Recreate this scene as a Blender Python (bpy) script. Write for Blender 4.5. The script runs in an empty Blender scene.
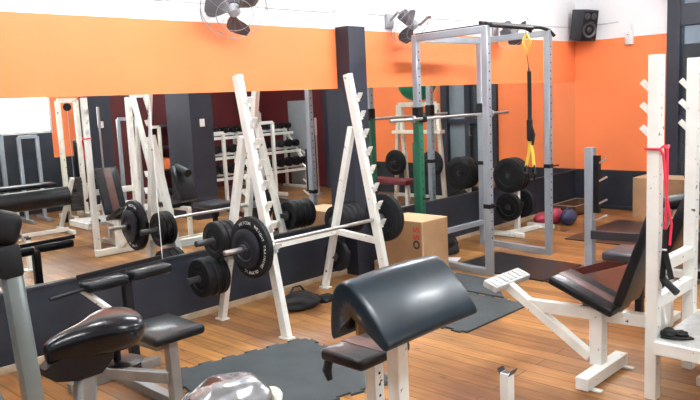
import bpy, bmesh, math, random
from mathutils import Vector, Matrix
random.seed(7)
PI = math.pi
V = Vector
COL = bpy.context.scene.collection

# ------------------------------------------------------------------ materials
MATS = {}
def mat(name, col, rough=.5, metal=0., var=.06, scale=8., bump=0., bscale=60., coat=0., spec=.5, trans=0., chips=0., chipcol=(.12,.08,.05), chipscale=22.):
    if name in MATS: return MATS[name]
    m = bpy.data.materials.new(name); m.use_nodes = True; nt = m.node_tree; N = nt.nodes; L = nt.links
    b = N['Principled BSDF']
    tc = N.new('ShaderNodeTexCoord')
    nz = N.new('ShaderNodeTexNoise'); nz.inputs['Scale'].default_value = scale; nz.inputs['Detail'].default_value = 4
    L.new(tc.outputs['Object'], nz.inputs['Vector'])
    rp = N.new('ShaderNodeValToRGB')
    c = col
    rp.color_ramp.elements[0].position = .3; rp.color_ramp.elements[1].position = .7
    rp.color_ramp.elements[0].color = (*[max(0,x*(1-var)) for x in c],1)
    rp.color_ramp.elements[1].color = (*[min(1,x*(1+var)) for x in c],1)
    L.new(nz.outputs['Fac'], rp.inputs['Fac'])
    out = rp.outputs['Color']
    if chips > 0:
        n2 = N.new('ShaderNodeTexNoise'); n2.inputs['Scale'].default_value = chipscale; n2.inputs['Detail'].default_value = 5
        L.new(tc.outputs['Object'], n2.inputs['Vector'])
        r2 = N.new('ShaderNodeValToRGB'); r2.color_ramp.elements[0].position = .70-chips; r2.color_ramp.elements[1].position = .715-chips
        L.new(n2.outputs['Fac'], r2.inputs['Fac'])
        mx = N.new('ShaderNodeMix'); mx.data_type = 'RGBA'
        L.new(r2.outputs['Color'], mx.inputs['Factor']); L.new(out, mx.inputs['A']); mx.inputs['B'].default_value = (*chipcol,1)
        out = mx.outputs['Result']
    L.new(out, b.inputs['Base Color'])
    b.inputs['Roughness'].default_value = rough; b.inputs['Metallic'].default_value = metal
    b.inputs['Coat Weight'].default_value = coat; b.inputs['Coat Roughness'].default_value = .12
    b.inputs['Specular IOR Level'].default_value = spec
    b.inputs['Transmission Weight'].default_value = trans
    if bump > 0:
        n3 = N.new('ShaderNodeTexNoise'); n3.inputs['Scale'].default_value = bscale; n3.inputs['Detail'].default_value = 3
        L.new(tc.outputs['Object'], n3.inputs['Vector'])
        bp = N.new('ShaderNodeBump'); bp.inputs['Strength'].default_value = bump; bp.inputs['Distance'].default_value = .01
        L.new(n3.outputs['Fac'], bp.inputs['Height']); L.new(bp.outputs['Normal'], b.inputs['Normal'])
    MATS[name] = m
    return m

def emit_mat(name, col, s):
    m = bpy.data.materials.new(name); m.use_nodes = True; b = m.node_tree.nodes['Principled BSDF']
    b.inputs['Base Color'].default_value = (*col,1); b.inputs['Emission Color'].default_value = (*col,1)
    b.inputs['Emission Strength'].default_value = s
    return m

white   = mat('chipped_white_paint', (.80,.82,.78), .42, var=.05, chips=.015, bump=.05)
cream   = mat('cream_paint', (.72,.70,.60), .45, var=.08, chips=.03)
silver  = mat('silver_grey_paint', (.36,.41,.46), .35, metal=.35, var=.06)
hole    = mat('dark_hole', (.015,.015,.02), .8)
leather = mat('black_vinyl', (.006,.008,.011), .3, spec=.3, var=.3, bump=.12, bscale=25, coat=.12)
saddle_m = mat('glossy_black_vinyl', (.004,.005,.008), .26, var=.3, coat=.2, spec=.35)
leather_blue = mat('blue_black_vinyl', (.004,.017,.028), .3, var=.2, bump=.1, bscale=9, coat=.12)
brown   = mat('brown_vinyl', (.10,.045,.038), .38, var=.2, bump=.05)
steel   = mat('bare_steel', (.55,.55,.56), .28, metal=.9)
dsteel  = mat('dark_steel', (.10,.10,.11), .4, metal=.7)
black   = mat('black_paint', (.008,.008,.010), .4, spec=.3)
rubber  = mat('black_rubber', (.007,.008,.010), .55, spec=.3, var=.25, bump=.08)
matrub  = mat('grey_rubber_mat', (.045,.058,.064), .62, var=.22, scale=5, bump=.3, bscale=220)
matblk  = mat('black_rubber_mat', (.006,.008,.010), .35, var=.3, scale=4, bump=.1, bscale=200)
matbrn  = mat('brown_board_mat', (.045,.026,.024), .3, var=.3, scale=3, bump=.05)
orange  = mat('orange_wall_paint', (.88,.225,.070), .6, var=.05, scale=1.6, bump=.08, bscale=30)
navy    = mat('navy_wall_paint', (.015,.020,.031), .5, var=.35, scale=3.5, bump=.15, bscale=20)
navyp   = mat('navy_column_paint', (.020,.023,.038), .55, var=.15, scale=3, bump=.15, bscale=20)
wpaint  = mat('white_wall_paint', (.86,.86,.87), .7, var=.02, scale=2)
ceilm   = mat('white_ceiling_paint', (.8,.8,.8), .8, var=.02)
maroon  = mat('dark_red_wall_paint', (.10,.008,.010), .6, var=.15, scale=2)
frame_m = mat('slate_door_frame', (.030,.034,.050), .4, var=.12)
ply     = mat('plywood_face', (.40,.235,.12), .5, var=.14, scale=4)
plyl    = mat('plywood_edge', (.66,.48,.28), .5, var=.1, scale=6)
trimw   = mat('pale_wood_trim', (.42,.32,.22), .5, var=.2)
redm    = mat('red_rubber_band', (.75,.03,.07), .45)
greenm  = mat('green_paint', (.015,.13,.07), .45, var=.12)
greenb  = mat('green_ball_vinyl', (.005,.22,.11), .35)
yellow  = mat('yellow_webbing', (.75,.58,.06), .6)
greyfan = mat('grey_fan_plastic', (.085,.08,.09), .4)
fanlite = mat('pale_fan_plastic', (.30,.30,.32), .4)
webbing = mat('black_webbing', (.006,.006,.007), .75)
whitep  = mat('white_plastic', (.75,.75,.75), .4)
silvinyl= mat('silver_vinyl', (.34,.36,.38), .22, metal=.6, chips=.16, chipcol=(.012,.013,.018), chipscale=4.5, var=.4, scale=9, bump=.6, bscale=14)
darkred = mat('dark_red_paint', (.07,.012,.014), .4)
maroonv = mat('maroon_vinyl', (.14,.02,.03), .4)
clothbl = mat('black_cloth', (.006,.006,.007), .85, bump=.4, bscale=90)
grime   = mat('grey_plate_metal', (.52,.53,.52), .4, metal=.3, var=.15, scale=20, bump=.5, bscale=70)
dpurple = mat('navy_vinyl_bag', (.04,.045,.11), .5, var=.3)
redbag  = mat('red_vinyl_bag', (.38,.03,.06), .5, var=.3)
panelg  = mat('pale_grey_panel', (.30,.33,.35), .45, var=.05)
letter  = mat('white_lettering', (.8,.8,.8), .6, var=.02)
letred  = mat('red_lettering', (.6,.06,.03), .6, var=.05)
letblk  = mat('black_lettering', (.03,.03,.03), .6, var=.05)

def mirror_mat():
    m = bpy.data.materials.new('mirror_glass'); m.use_nodes = True; b = m.node_tree.nodes['Principled BSDF']
    b.inputs['Base Color'].default_value = (.88,.90,.89,1); b.inputs['Metallic'].default_value = 1; b.inputs['Roughness'].default_value = .0
    return m
mirr = mirror_mat()
def glass_mat():
    m = bpy.data.materials.new('door_glass'); m.use_nodes = True; b = m.node_tree.nodes['Principled BSDF']
    b.inputs['Base Color'].default_value = (.55,.62,.68,1); b.inputs['Roughness'].default_value = .03; b.inputs['Transmission Weight'].default_value = .9; b.inputs['IOR'].default_value = 1.1
    return m
glass = glass_mat()

def wood_floor():
    m = bpy.data.materials.new('varnished_plank_floor'); m.use_nodes = True; nt = m.node_tree; N = nt.nodes; L = nt.links; b = N['Principled BSDF']
    tc = N.new('ShaderNodeTexCoord')
    br = N.new('ShaderNodeTexBrick'); br.offset = .37; br.offset_frequency = 2
    for k,v in (('Scale',1.),('Mortar Size',.0032),('Mortar Smooth',.1),('Bias',0.),('Brick Width',2.9),('Row Height',.118)): br.inputs[k].default_value = v
    br.inputs['Color1'].default_value = (.50,.255,.082,1); br.inputs['Color2'].default_value = (.255,.112,.036,1); br.inputs['Mortar'].default_value = (.05,.022,.01,1)
    L.new(tc.outputs['Object'], br.inputs['Vector'])
    mp = N.new('ShaderNodeMapping'); mp.inputs['Scale'].default_value = (1.2,16,1); L.new(tc.outputs['Object'], mp.inputs['Vector'])
    gr = N.new('ShaderNodeTexNoise'); gr.inputs['Scale'].default_value = 2.2; gr.inputs['Detail'].default_value = 6; gr.inputs['Distortion'].default_value = .6; L.new(mp.outputs['Vector'], gr.inputs['Vector'])
    r1 = N.new('ShaderNodeValToRGB'); r1.color_ramp.elements[0].color = (.62,.56,.5,1); r1.color_ramp.elements[1].color = (1.18,1.15,1.1,1); r1.color_ramp.elements[0].position=.3; r1.color_ramp.elements[1].position=.65
    L.new(gr.outputs['Fac'], r1.inputs['Fac'])
    mx = N.new('ShaderNodeMix'); mx.data_type='RGBA'; mx.blend_type='MULTIPLY'; mx.inputs['Factor'].default_value = .8
    L.new(br.outputs['Color'], mx.inputs['A']); L.new(r1.outputs['Color'], mx.inputs['B'])
    # worn darker patches
    n2 = N.new('ShaderNodeTexNoise'); n2.inputs['Scale'].default_value = 1.3; n2.inputs['Detail'].default_value = 5; L.new(tc.outputs['Object'], n2.inputs['Vector'])
    r2 = N.new('ShaderNodeValToRGB'); r2.color_ramp.elements[0].position=.40; r2.color_ramp.elements[0].color=(.50,.42,.40,1); r2.color_ramp.elements[1].position=.55; r2.color_ramp.elements[1].color=(1,1,1,1)
    L.new(n2.outputs['Fac'], r2.inputs['Fac'])
    m2 = N.new('ShaderNodeMix'); m2.data_type='RGBA'; m2.blend_type='MULTIPLY'; m2.inputs['Factor'].default_value=.75
    L.new(mx.outputs['Result'], m2.inputs['A']); L.new(r2.outputs['Color'], m2.inputs['B'])
    # knots
    mk = N.new('ShaderNodeMapping'); mk.inputs['Scale'].default_value = (3.2,7.,1); L.new(tc.outputs['Object'], mk.inputs['Vector'])
    vo = N.new('ShaderNodeTexVoronoi'); vo.inputs['Scale'].default_value = 1.; L.new(mk.outputs['Vector'], vo.inputs['Vector'])
    r3 = N.new('ShaderNodeValToRGB'); r3.color_ramp.elements[0].position=.05; r3.color_ramp.elements[0].color=(.3,.2,.15,1); r3.color_ramp.elements[1].position=.11; r3.color_ramp.elements[1].color=(1,1,1,1)
    L.new(vo.outputs['Distance'], r3.inputs['Fac'])
    m3 = N.new('ShaderNodeMix'); m3.data_type='RGBA'; m3.blend_type='MULTIPLY'; m3.inputs['Factor'].default_value=.8
    L.new(m2.outputs['Result'], m3.inputs['A']); L.new(r3.outputs['Color'], m3.inputs['B'])
    L.new(m3.outputs['Result'], b.inputs['Base Color'])
    b.inputs['Roughness'].default_value = .38; b.inputs['Coat Weight'].default_value = .1; b.inputs['Coat Roughness'].default_value = .15
    bp = N.new('ShaderNodeBump'); bp.inputs['Strength'].default_value=.25; bp.inputs['Distance'].default_value=.004
    L.new(br.outputs['Fac'], bp.inputs['Height']); bp.invert = True; L.new(bp.outputs['Normal'], b.inputs['Normal'])
    return m
floor_m = wood_floor()

# ------------------------------------------------------------------ mesh builder (world coordinates)
class MB:
    def __init__(s): s.bm = bmesh.new(); s.mi = 0
    def _fin(s, vs, M=None):
        if M is not None: bmesh.ops.transform(s.bm, matrix=M, verts=vs)
        fs = set(f for v in vs for f in v.link_faces)
        for f in fs: f.material_index = s.mi
        return s
    def box(s, c, size, rot=None, bev=0., seg=2):
        r = bmesh.ops.create_cube(s.bm, size=1.); vs = r['verts']
        bmesh.ops.scale(s.bm, vec=V(size), verts=vs)
        if bev > 0:
            es = list(set(e for v in vs for e in v.link_edges))
            rb = bmesh.ops.bevel(s.bm, geom=es, offset=bev, segments=seg, profile=.5, affect='EDGES')
            vs = list(set(rb['verts']) | set(v for v in vs if v.is_valid))
        M = Matrix.Translation(V(c)) @ (rot.to_4x4() if rot is not None else Matrix())
        return s._fin(vs, M)
    def bb(s, x0, x1, y0, y1, z0, z1, bev=0.):
        return s.box(((x0+x1)/2,(y0+y1)/2,(z0+z1)/2), (abs(x1-x0),abs(y1-y0),abs(z1-z0)), bev=bev)
    def bar(s, p, q, w, h=None, up=(0,0,1), bev=.003, seg=1):
        """square-section beam; h is along 'up' (as far as square to the axis), w across"""
        h = w if h is None else h
        p, q = V(p), V(q); d = q-p; l = d.length; d.normalize(); u = V(up)
        if abs(d.dot(u)) > .97: u = V((0,1,0))
        a = u.cross(d).normalized(); u2 = d.cross(a)
        R = Matrix((a, u2, d)).transposed()
        return s.box((p+q)/2, (w,h,l), R, bev, seg)
    def cyl(s, p, q, r, seg=16, r2=None):
        p, q = V(p), V(q); d = q-p; l = d.length
        res = bmesh.ops.create_cone(s.bm, cap_ends=True, segments=seg, radius1=r, radius2=r if r2 is None else r2, depth=l)
        R = d.to_track_quat('Z','Y').to_matrix().to_4x4()
        return s._fin(res['verts'], Matrix.Translation((p+q)/2) @ R)
    def lathe(s, c, axis, prof, seg=32):
        """prof: list of (radius, offset along axis)"""
        R = V(axis).normalized().to_track_quat('Z','Y').to_matrix(); c = V(c); rings = []; allv = []
        for r, t in prof:
            if r < 1e-5: ring = [s.bm.verts.new(c + R @ V((0,0,t)))]
            else: ring = [s.bm.verts.new(c + R @ V((r*math.cos(2*PI*k/seg), r*math.sin(2*PI*k/seg), t))) for k in range(seg)]
            rings.append(ring); allv += ring
        for a, b in zip(rings, rings[1:]):
            for k in range(seg):
                k2 = (k+1) % seg
                if len(a) == 1 and len(b) == 1: continue
                if len(a) == 1: f = [a[0], b[k2], b[k]]
                elif len(b) == 1: f = [a[k], a[k2], b[0]]
                else: f = [a[k], a[k2], b[k2], b[k]]
                s.bm.faces.new(f)
        return s._fin(allv)
    def tube(s, pts, r, seg=8, closed=False, flat=None):
        """round tube along points; flat=(w,t) gives a strap section"""
        P = [V(p) for p in pts]; n = len(P); rings = []; allv = []; prev = None
        for i in range(n):
            if closed: d = P[(i+1)%n]-P[i-1]
            else: d = P[min(i+1,n-1)]-P[max(i-1,0)]
            d.normalize()
            if prev is None:
                a = d.orthogonal().normalized() if flat is None else V(flat[2]).cross(d).normalized()
            else:
                a = (prev - d*prev.dot(d)).normalized()
            prev = a; b = d.cross(a)
            rr = r[i] if isinstance(r,(list,tuple)) else r
            if flat is None: ring = [s.bm.verts.new(P[i]+(a*math.cos(2*PI*k/seg)+b*math.sin(2*PI*k/seg))*rr) for k in range(seg)]
            else:
                w, t = flat[0]/2, flat[1]/2
                ring = [s.bm.verts.new(P[i]+a*x+b*y) for x,y in ((w,t),(-w,t),(-w,-t),(w,-t))]
            rings.append(ring); allv += ring
        m = len(rings[0])
        for i in range(n if closed else n-1):
            A, B = rings[i], rings[(i+1)%n]
            for k in range(m): s.bm.faces.new([A[k],A[(k+1)%m],B[(k+1)%m],B[k]])
        if not closed:
            s.bm.faces.new(rings[0][::-1]); s.bm.faces.new(rings[-1])
        return s._fin(allv)
    def loft(s, rings, cap=True):
        """rings: lists of points, same length, closed around"""
        R = [[s.bm.verts.new(V(p)) for p in r] for r in rings]; m = len(R[0])
        for A, B in zip(R, R[1:]):
            for k in range(m): s.bm.faces.new([A[k],A[(k+1)%m],B[(k+1)%m],B[k]])
        if cap: s.bm.faces.new(R[0][::-1]); s.bm.faces.new(R[-1])
        return s._fin([v for r in R for v in r])
    def sphere(s, c, r, sc=(1,1,1), u=24, v=14, rot=None):
        res = bmesh.ops.create_uvsphere(s.bm, u_segments=u, v_segments=v, radius=r)
        M = Matrix.Translation(V(c)) @ (rot.to_4x4() if rot is not None else Matrix()) @ Matrix.Diagonal((*sc,1))
        return s._fin(res['verts'], M)
    def prism(s, pts, z0, z1):
        a = [s.bm.verts.new((x,y,z0)) for x,y in pts]; b = [s.bm.verts.new((x,y,z1)) for x,y in pts]; n = len(pts)
        s.bm.faces.new(a[::-1]); s.bm.faces.new(b)
        for k in range(n): s.bm.faces.new([a[k],a[(k+1)%n],b[(k+1)%n],b[k]])
        return s._fin(a+b)
    def build(s, name, m, parent=None, smooth=True, label=None, sub=0):
        bmesh.ops.recalc_face_normals(s.bm, faces=s.bm.faces)
        origin = V((0,0,0))
        if parent is not None:
            p = parent
            while p is not None: origin = origin + p.location; p = p.parent
        else:
            xs = [v.co for v in s.bm.verts]
            lo = V((min(v.x for v in xs),min(v.y for v in xs),min(v.z for v in xs))); hi = V((max(v.x for v in xs),max(v.y for v in xs),max(v.z for v in xs)))
            origin = V(((lo.x+hi.x)/2,(lo.y+hi.y)/2,lo.z))
        bmesh.ops.translate(s.bm, vec=-origin, verts=s.bm.verts)
        me = bpy.data.meshes.new(name); s.bm.to_mesh(me); s.bm.free()
        for x in (m if isinstance(m,(list,tuple)) else [m]): me.materials.append(x)
        o = bpy.data.objects.new(name, me); COL.objects.link(o)
        if parent is not None: o.parent = parent
        else: o.location = origin
        if smooth:
            for p in me.polygons: p.use_smooth = True
            try: me.set_sharp_from_angle(angle=math.radians(38))
            except Exception: pass
        if sub:
            md = o.modifiers.new('Subdivision','SUBSURF'); md.levels = sub; md.render_levels = sub
        if label: o['label'] = label
        return o

def tag(o, label, cat, group=None, kind=None):
    o['label'] = label; o['category'] = cat
    if group: o['group'] = group
    if kind: o['kind'] = kind
    return o
def thing(name, loc, label, cat, group=None):
    o = bpy.data.objects.new(name, None); COL.objects.link(o); o.location = loc; o.empty_display_size = .1
    return tag(o, label, cat, group)
def struct(o): o['kind'] = 'structure'; return o
def copy_tree(o, parent=None):
    c = o.copy(); COL.objects.link(c); c.parent = parent
    for ch in list(o.children): copy_tree(ch, c)
    return c
def text_mesh(name, body, size, M, m, parent, depth=.002, label=None):
    cu = bpy.data.curves.new(name, 'FONT'); cu.body = body; cu.size = size; cu.extrude = depth; cu.align_x='CENTER'; cu.align_y='CENTER'; cu.offset = size*.035
    t = bpy.data.objects.new(name+'_tmp', cu); COL.objects.link(t)
    dg = bpy.context.evaluated_depsgraph_get(); dg.update()
    me = bpy.data.meshes.new_from_object(t.evaluated_get(dg)); bpy.data.objects.remove(t); bpy.data.curves.remove(cu)
    org = V((0,0,0)); p = parent
    while p is not None: org = org + p.location; p = p.parent
    me.transform(Matrix.Translation(-org) @ M)
    me.materials.clear(); me.materials.append(m)
    o = bpy.data.objects.new(name, me); COL.objects.link(o); o.parent = parent
    if label: o['label'] = label
    return o

# ------------------------------------------------------------------ room
WX, BY, EX, SY, CZ = -4.716, 9.43, 2.6, -2.4, 3.2
MB_, MT, OT = .522, 1.748, 2.285         # mirror bottom / top, orange top
b = MB(); b.bb(WX-.3, EX+.3, SY-.3, BY+.3, -.1, 0); struct(b.build('floor', floor_m, smooth=False))
b = MB(); b.bb(WX-.3, EX+.3, SY-.3, BY+.3, CZ, CZ+.1); struct(b.build('ceiling', ceilm, smooth=False))
def banded(name, x0,x1,y0,y1, bands):
    b = MB(); ms = []
    for z0,z1,m in bands:
        b.mi = len(ms); ms.append(m); b.bb(x0,x1,y0,y1,z0,z1)
    return struct(b.build(name, ms, smooth=False))
b = MB(); ms=[navy,orange,wpaint]
for i,(z0,z1) in enumerate(((0,MB_),(MT,OT),(OT,CZ))): b.mi=i; b.bb(WX-.2,WX,SY,BY+.15,z0,z1)
b.mi=0; b.bb(WX-.2,WX-.12,SY,4.76,MB_,MT); b.bb(WX-.2,WX-.02,4.76,BY+.15,MB_,MT)
struct(b.build('wall_left', ms, smooth=False))
banded('wall_back', WX, -3.47, BY, BY+.15, [(0,.535,navy),(.535,OT,orange),(OT,CZ,wpaint)])
# the rest of the back wall to the right of the glazed door, in one mesh
b = MB(); ms=[navy,orange,wpaint,maroon,navyp]
def seg(i,x0,x1,z0,z1,dy=0.): b.mi=i; b.bb(x0,x1,BY-dy,BY+.15,z0,z1)
seg(2,-3.47,-2.43,3.10,CZ)
seg(0,-2.43,-.75,0,.535); seg(1,-2.43,-.75,.535,OT); seg(2,-2.43,-.75,OT,CZ)
seg(4,-.75,.42,0,2.6,.06); seg(2,-.75,.42,2.6,CZ)
seg(3,.42,EX,0,2.6); seg(2,.42,EX,2.6,CZ)
struct(b.build('wall_back', ms, smooth=False))
b = MB(); ms=[navy,orange,wpaint,maroon]
def seg(i,y0,y1,z0,z1): b.mi=i; b.bb(EX,EX+.15,y0,y1,z0,z1)
seg(3,6.2,BY,0,2.6); seg(2,6.2,BY,2.6,CZ)
seg(0,SY,4.8,0,1.34); seg(0,4.8,5.74,0,.9); seg(1,4.8,5.74,.9,OT); seg(2,4.8,5.74,OT,CZ); seg(3,5.74,6.2,0,OT); seg(2,5.74,6.2,OT,CZ)
seg(2,SY,4.8,2.1,CZ); seg(2,SY,3.3,1.34,2.1)
struct(b.build('wall_right', ms, smooth=False))
banded('wall_front', WX, EX, SY-.15, SY, [(0,1.0,navy),(1.0,CZ,wpaint)])
# daylight window high in the right-hand wall (seen in the mirror)
b = MB(); b.bb(EX+.02,EX+.03,3.3,4.78,1.34,2.1); wn = struct(b.build('window_1', emit_mat('bright_window_pane',(1,.99,.97),2.6), smooth=False))
b = MB()
for z in (1.34,2.1): b.bb(EX-.02,EX+.03,3.27,4.81,z-.02,z+.02)
for y in (3.29,4.79): b.bb(EX-.02,EX+.03,y-.02,y+.02,1.34,2.1)
b.build('window_frame', whitep, wn)
# columns
b = MB(); b.bb(WX, -4.552, 4.76, 4.985, 0, 2.30, .004); b.mi=1; b.bb(WX, -4.552, 4.76, 4.985, 2.30, CZ)
struct(b.build('trim_1', [navyp, wpaint], smooth=False))
b = MB(); b.bb(-.62, .02, 5.80, 6.18, 0, CZ, .004); struct(b.build('trim_2', navyp, smooth=False))
b = MB(); b.bb(EX-.25, EX, 5.30, 5.74, 0, CZ, .004); struct(b.build('trim_3', navyp, smooth=False))
# baseboards
for nm,(x0,x1,y0,y1) in dict(baseboard_left=(WX,WX+.018,SY,4.76), baseboard_left_far=(WX,WX+.018,4.985,BY)).items():
    b = MB(); b.bb(x0,x1,y0,y1,0,.05,.003); struct(b.build('baseboard_left', trimw))
b = MB(); b.bb(WX+.018,-3.47,BY-.018,BY,0,.05,.003); struct(b.build('baseboard_back', navy))
# mirrors: large panels edge to edge, their tops under the orange band
seams = [SY, .2, 2.80, 4.76]; 
mp = thing('wall_mirror', (WX,1.2,MB_), 'long frameless wall mirror left of the dark column, above the navy dado', 'mirror')
for y0,y1,t in ((-.2,2.798,math.tan(math.radians(1.6))),(2.802,4.76,math.tan(math.radians(.4)))):
    b = MB(); b.prism([(WX+.004-t*(y1-y0),y0),(WX+.004,y1),(WX-.002,y1),(WX-.002-t*(y1-y0),y0)],MB_,MT); b.build('mirror_panel', mirr, mp, smooth=False)
b = MB(); b.bb(WX-.001,WX+.0045,2.797,2.803,MB_,MT); b.build('seam_strip', MATS['pale_cable'] if 'pale_cable' in MATS else whitep, mp, smooth=False)
b = MB(); b.bb(WX,WX+.010,SY,4.76,MB_-.014,MB_); b.build('bottom_rail', dsteel, mp, smooth=False)
mp = thing('wall_mirror', (WX,7.2,MB_), 'frameless wall mirror right of the dark column, behind the silver power rack', 'mirror')
for y0,y1 in ((4.985,6.82),(6.82,BY)):
    b = MB(); b.bb(WX-.004,WX+.002,y0+.001,y1-.001,MB_,MT); b.build('mirror_panel', mirr, mp, smooth=False)
b = MB(); b.bb(WX,WX+.012,4.985,BY,MB_-.014,MB_); b.build('bottom_rail', dsteel, mp, smooth=False)
# thin cable trunking on the white wall
b = MB(); b.tube([(WX+.008,SY,2.42),(WX+.008,4.7,2.43),(WX+.008,4.71,2.44),(WX+.008,BY-.01,2.47)],.006,6); b.tube([(WX+.008,3.95,2.42),(WX+.008,3.95,CZ)],.005,6)
tag(b.build('wall_cable', mat('pale_cable',(.6,.6,.62),.5)), 'thin pale cable run along the white wall between the fans', 'cable')
b = MB(); b.tube([(WX+.01,BY-.01,2.47),(-4.1,BY-.01,2.49)],.008,6)
tag(b.build('wall_cable', MATS['pale_cable']), 'short pale cable on the back wall behind the loudspeaker', 'cable')

# glazed door in the back wall
d = struct(MB().bb(-3.47,-3.31,BY-.05,BY+.12,0,3.10,.005).build('door_1', frame_m, smooth=False))
b = MB()
b.bb(-3.31,-2.43,BY-.05,BY+.12,3.0,3.10,.004); b.bb(-3.31,-2.43,BY-.04,BY+.11,2.36,2.62,.004); b.bb(-2.55,-2.43,BY-.05,BY+.12,0,3.0,.004)
b.bb(-2.98,-2.88,BY-.04,BY+.11,0,2.38,.004); b.bb(-3.31,-2.5,BY-.04,BY+.11,0,.28,.004); b.bb(-3.31,-2.5,BY-.03,BY+.1,1.18,1.26,.004)
b.build('door_frame', frame_m, d, smooth=False)
for x0,x1,z0,z1 in ((-3.31,-2.98,.28,1.18),(-3.31,-2.98,1.26,2.37),(-3.31,-2.55,2.61,3.01)):
    b = MB(); b.bb(x0,x1,BY+.03,BY+.04,z0,z1); b.build('glass_pane', glass, d, smooth=False)
for z0,z1 in ((.28,1.18),(1.26,2.37)):
    b = MB(); b.bb(-2.88,-2.55,BY+.03,BY+.04,z0,z1); b.build('glass_pane', mat('frosted_glass',(.26,.32,.36),.25,var=.05), d, smooth=False, label='frosted pale grey pane')
b = MB(); b.tube([(-3.0,BY-.03,1.0),(-3.0,BY-.08,1.0),(-3.0,BY-.08,1.14),(-3.0,BY-.03,1.14)],.009,8); b.build('door_handle', steel, d)
# what stands outside the glass
b = MB(); b.bb(-6,-.5,BY+2.2,BY+2.4,0,2.25); b.bb(-3.1,-2.95,BY+1.2,BY+1.4,0,2.5); struct(b.build('wall_outside', mat('dark_outside_wall',(.05,.05,.045),.8,var=.4), smooth=False))
b = MB(); b.bb(-6,-.5,BY+.3,BY+2.4,-.1,0); struct(b.build('floor', mat('outside_paving',(.15,.14,.13),.8), smooth=False))
# grey panel on the dark red wall, and light patch
b = MB(); b.bb(.84,1.46,BY-.03,BY,.02,1.66,.004); tag(b.build('wall_panel', panelg), 'tall pale grey board against the dark red wall, seen in the mirror', 'board')

# ------------------------------------------------------------------ weight plates
def plate(c, r, t, label, group=None, axis=(0,1,0), name='weight_plate', m=None, hub=steel):
    """lies along axis, c is the centre of the disc"""
    root = thing(name, tuple(c), label, 'weight plate', group)
    h = t/2
    bo = .019 if r > .19 or abs(c[0]+3.885)<.01 else .026
    pr = [(bo,-h),(.05,-h),(.052,-h*.75),(.60*r,-h*.7),(.64*r,-h*.98),(.94*r,-h),(r,-h*.7),(r,h*.7),(.94*r,h),(.64*r,h*.98),(.60*r,h*.7),(.052,h*.75),(.05,h),(bo,h),(bo,-h)]
    b = MB(); b.lathe(c, axis, pr, 40); b.build('disc', m or rubber, root)
    b = MB(); b.lathe(c, axis, [(bo+.0002,-h*1.04),(.034,-h*1.04),(.034,h*1.04),(bo+.0002,h*1.04),(bo+.0002,-h*1.04)], 24); b.build('bushing', dsteel, root)
    return root
def plate_copy(src, c, label, group=None):
    o = copy_tree(src); o.location = c; o['label'] = label
    if group: o['group'] = group
    return o

# ------------------------------------------------------------------ ladder squat rack (A-frames) in front of the mirror
def ladder_rack(y0, y1, label, group, name='squat_rack', full=True):
    root = thing(name, (-4.15,(y0+y1)/2,0), label, 'squat rack')
    def fx(z): return -3.75 - .20*z          # front upright x at height z
    for y in (y0,y1):
        b = MB(); b.bar((fx(0),y,.012),(fx(1.85),y,1.85),.068,.05,up=(0,1,0)); b.box((fx(0),y,.006),(.10,.07,.012)); b.build('front_upright', white, root)
        b = MB(); b.bar((-4.51,y,.012),(-4.10,y,1.42),.055,.05,up=(0,1,0)); b.box((-4.51,y,.006),(.09,.07,.012)); b.build('rear_leg', white, root)
        b = MB(); b.bar((-4.36,y,.53),(fx(.5)+.01,y,.49),.05,.045,up=(0,1,0)); b.build('brace', white, root)
        k = 0; z = 1.66
        while z > .55:
            x = fx(z)+.03
            b = MB()
            b.bar((x-.015,y,z-.035),(x+.045,y,z-.005),.052,.008,up=(0,1,0),bev=0)
            b.box((x-.002,y,z-.02),(.012,.046,.075))
            b.bar((x+.04,y,z-.012),(x+.066,y,z+.035),.007,.05,up=(0,1,0),bev=0)
            b.build('hook', white, root); z -= .145; k += 1
    b = MB(); b.bar((-4.35,y0,.53),(-4.35,y1,.53),.05,.06); b.build('crossbar', white, root)
    return root
YL, YR = 3.16, 4.28
ladder_rack(YL, YR, 'white ladder-style squat rack holding the loaded barbell, against the mirror wall', None)
# the second one, on the far side of the room, seen in the mirror
r2 = thing('squat_rack', (-.35,5.1,0), 'white leaning uprights with hooks, seen in the mirror beside the striped backrest', 'squat rack')
for dy in (0,.32):
    b = MB(); b.bar((-.62,5.02+dy,.0),(-.2,4.90+dy*.6,1.85),.07,.06,up=(0,1,0)); b.build('front_upright', white, r2)
    b = MB(); b.bar((.15,5.02+dy,.0),(-.25,4.92+dy*.6,1.5),.05,.05,up=(0,1,0)); b.build('rear_leg', white, r2)
b = MB(); b.bar((-.2,4.88,1.83),(-.2,5.12,1.83),.06); b.build('crossbar', white, r2)
for k in range(6):
    b = MB(); b.box((-.29-.027*k,5.11+.008*k,1.6-.12*k),(.07,.07,.05)); b.build('hook', dsteel, r2)

# storage pegs belong to the rack; plates are things
rackroot = [o for o in COL.objects if o.name=='squat_rack'][0]
pegs = [(-4.31,YL,.672,-1,.32),(-4.445,YL,.38,-1,.33),(-4.40,YR,.60,1,.34),(-4.42,YR,.29,1,.22)]
for x,y,z,s,l in pegs:
    b = MB(); b.cyl((x,y,z),(x,y+s*l,z),.0235,14); b.cyl((x,y+s*.02,z),(x,y+s*.035,z),.045,16); b.bar((x-.0,y,z),(x+.17*0+(-4.51+ (z/1.42)*.41 - x),y+.001,z),.04,.03,up=(0,1,0)); b.build('storage_peg', dsteel, rackroot)
SG = 'plates stored on the squat rack'
p0 = plate((-4.31,YL-.150,.672), .138,.046,'outermost black plate on the upper left peg of the squat rack')
plate_copy(p0,(-4.31,YL-.100,.672),'middle black plate on the upper left peg of the squat rack')
plate_copy(p0,(-4.31,YL-.050,.672),'innermost black plate on the upper left peg of the squat rack')
p1 = plate((-4.445,YL-.20,.38), .149,.06,'outermost black plate on the lower left peg, below the barbell end')
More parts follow.
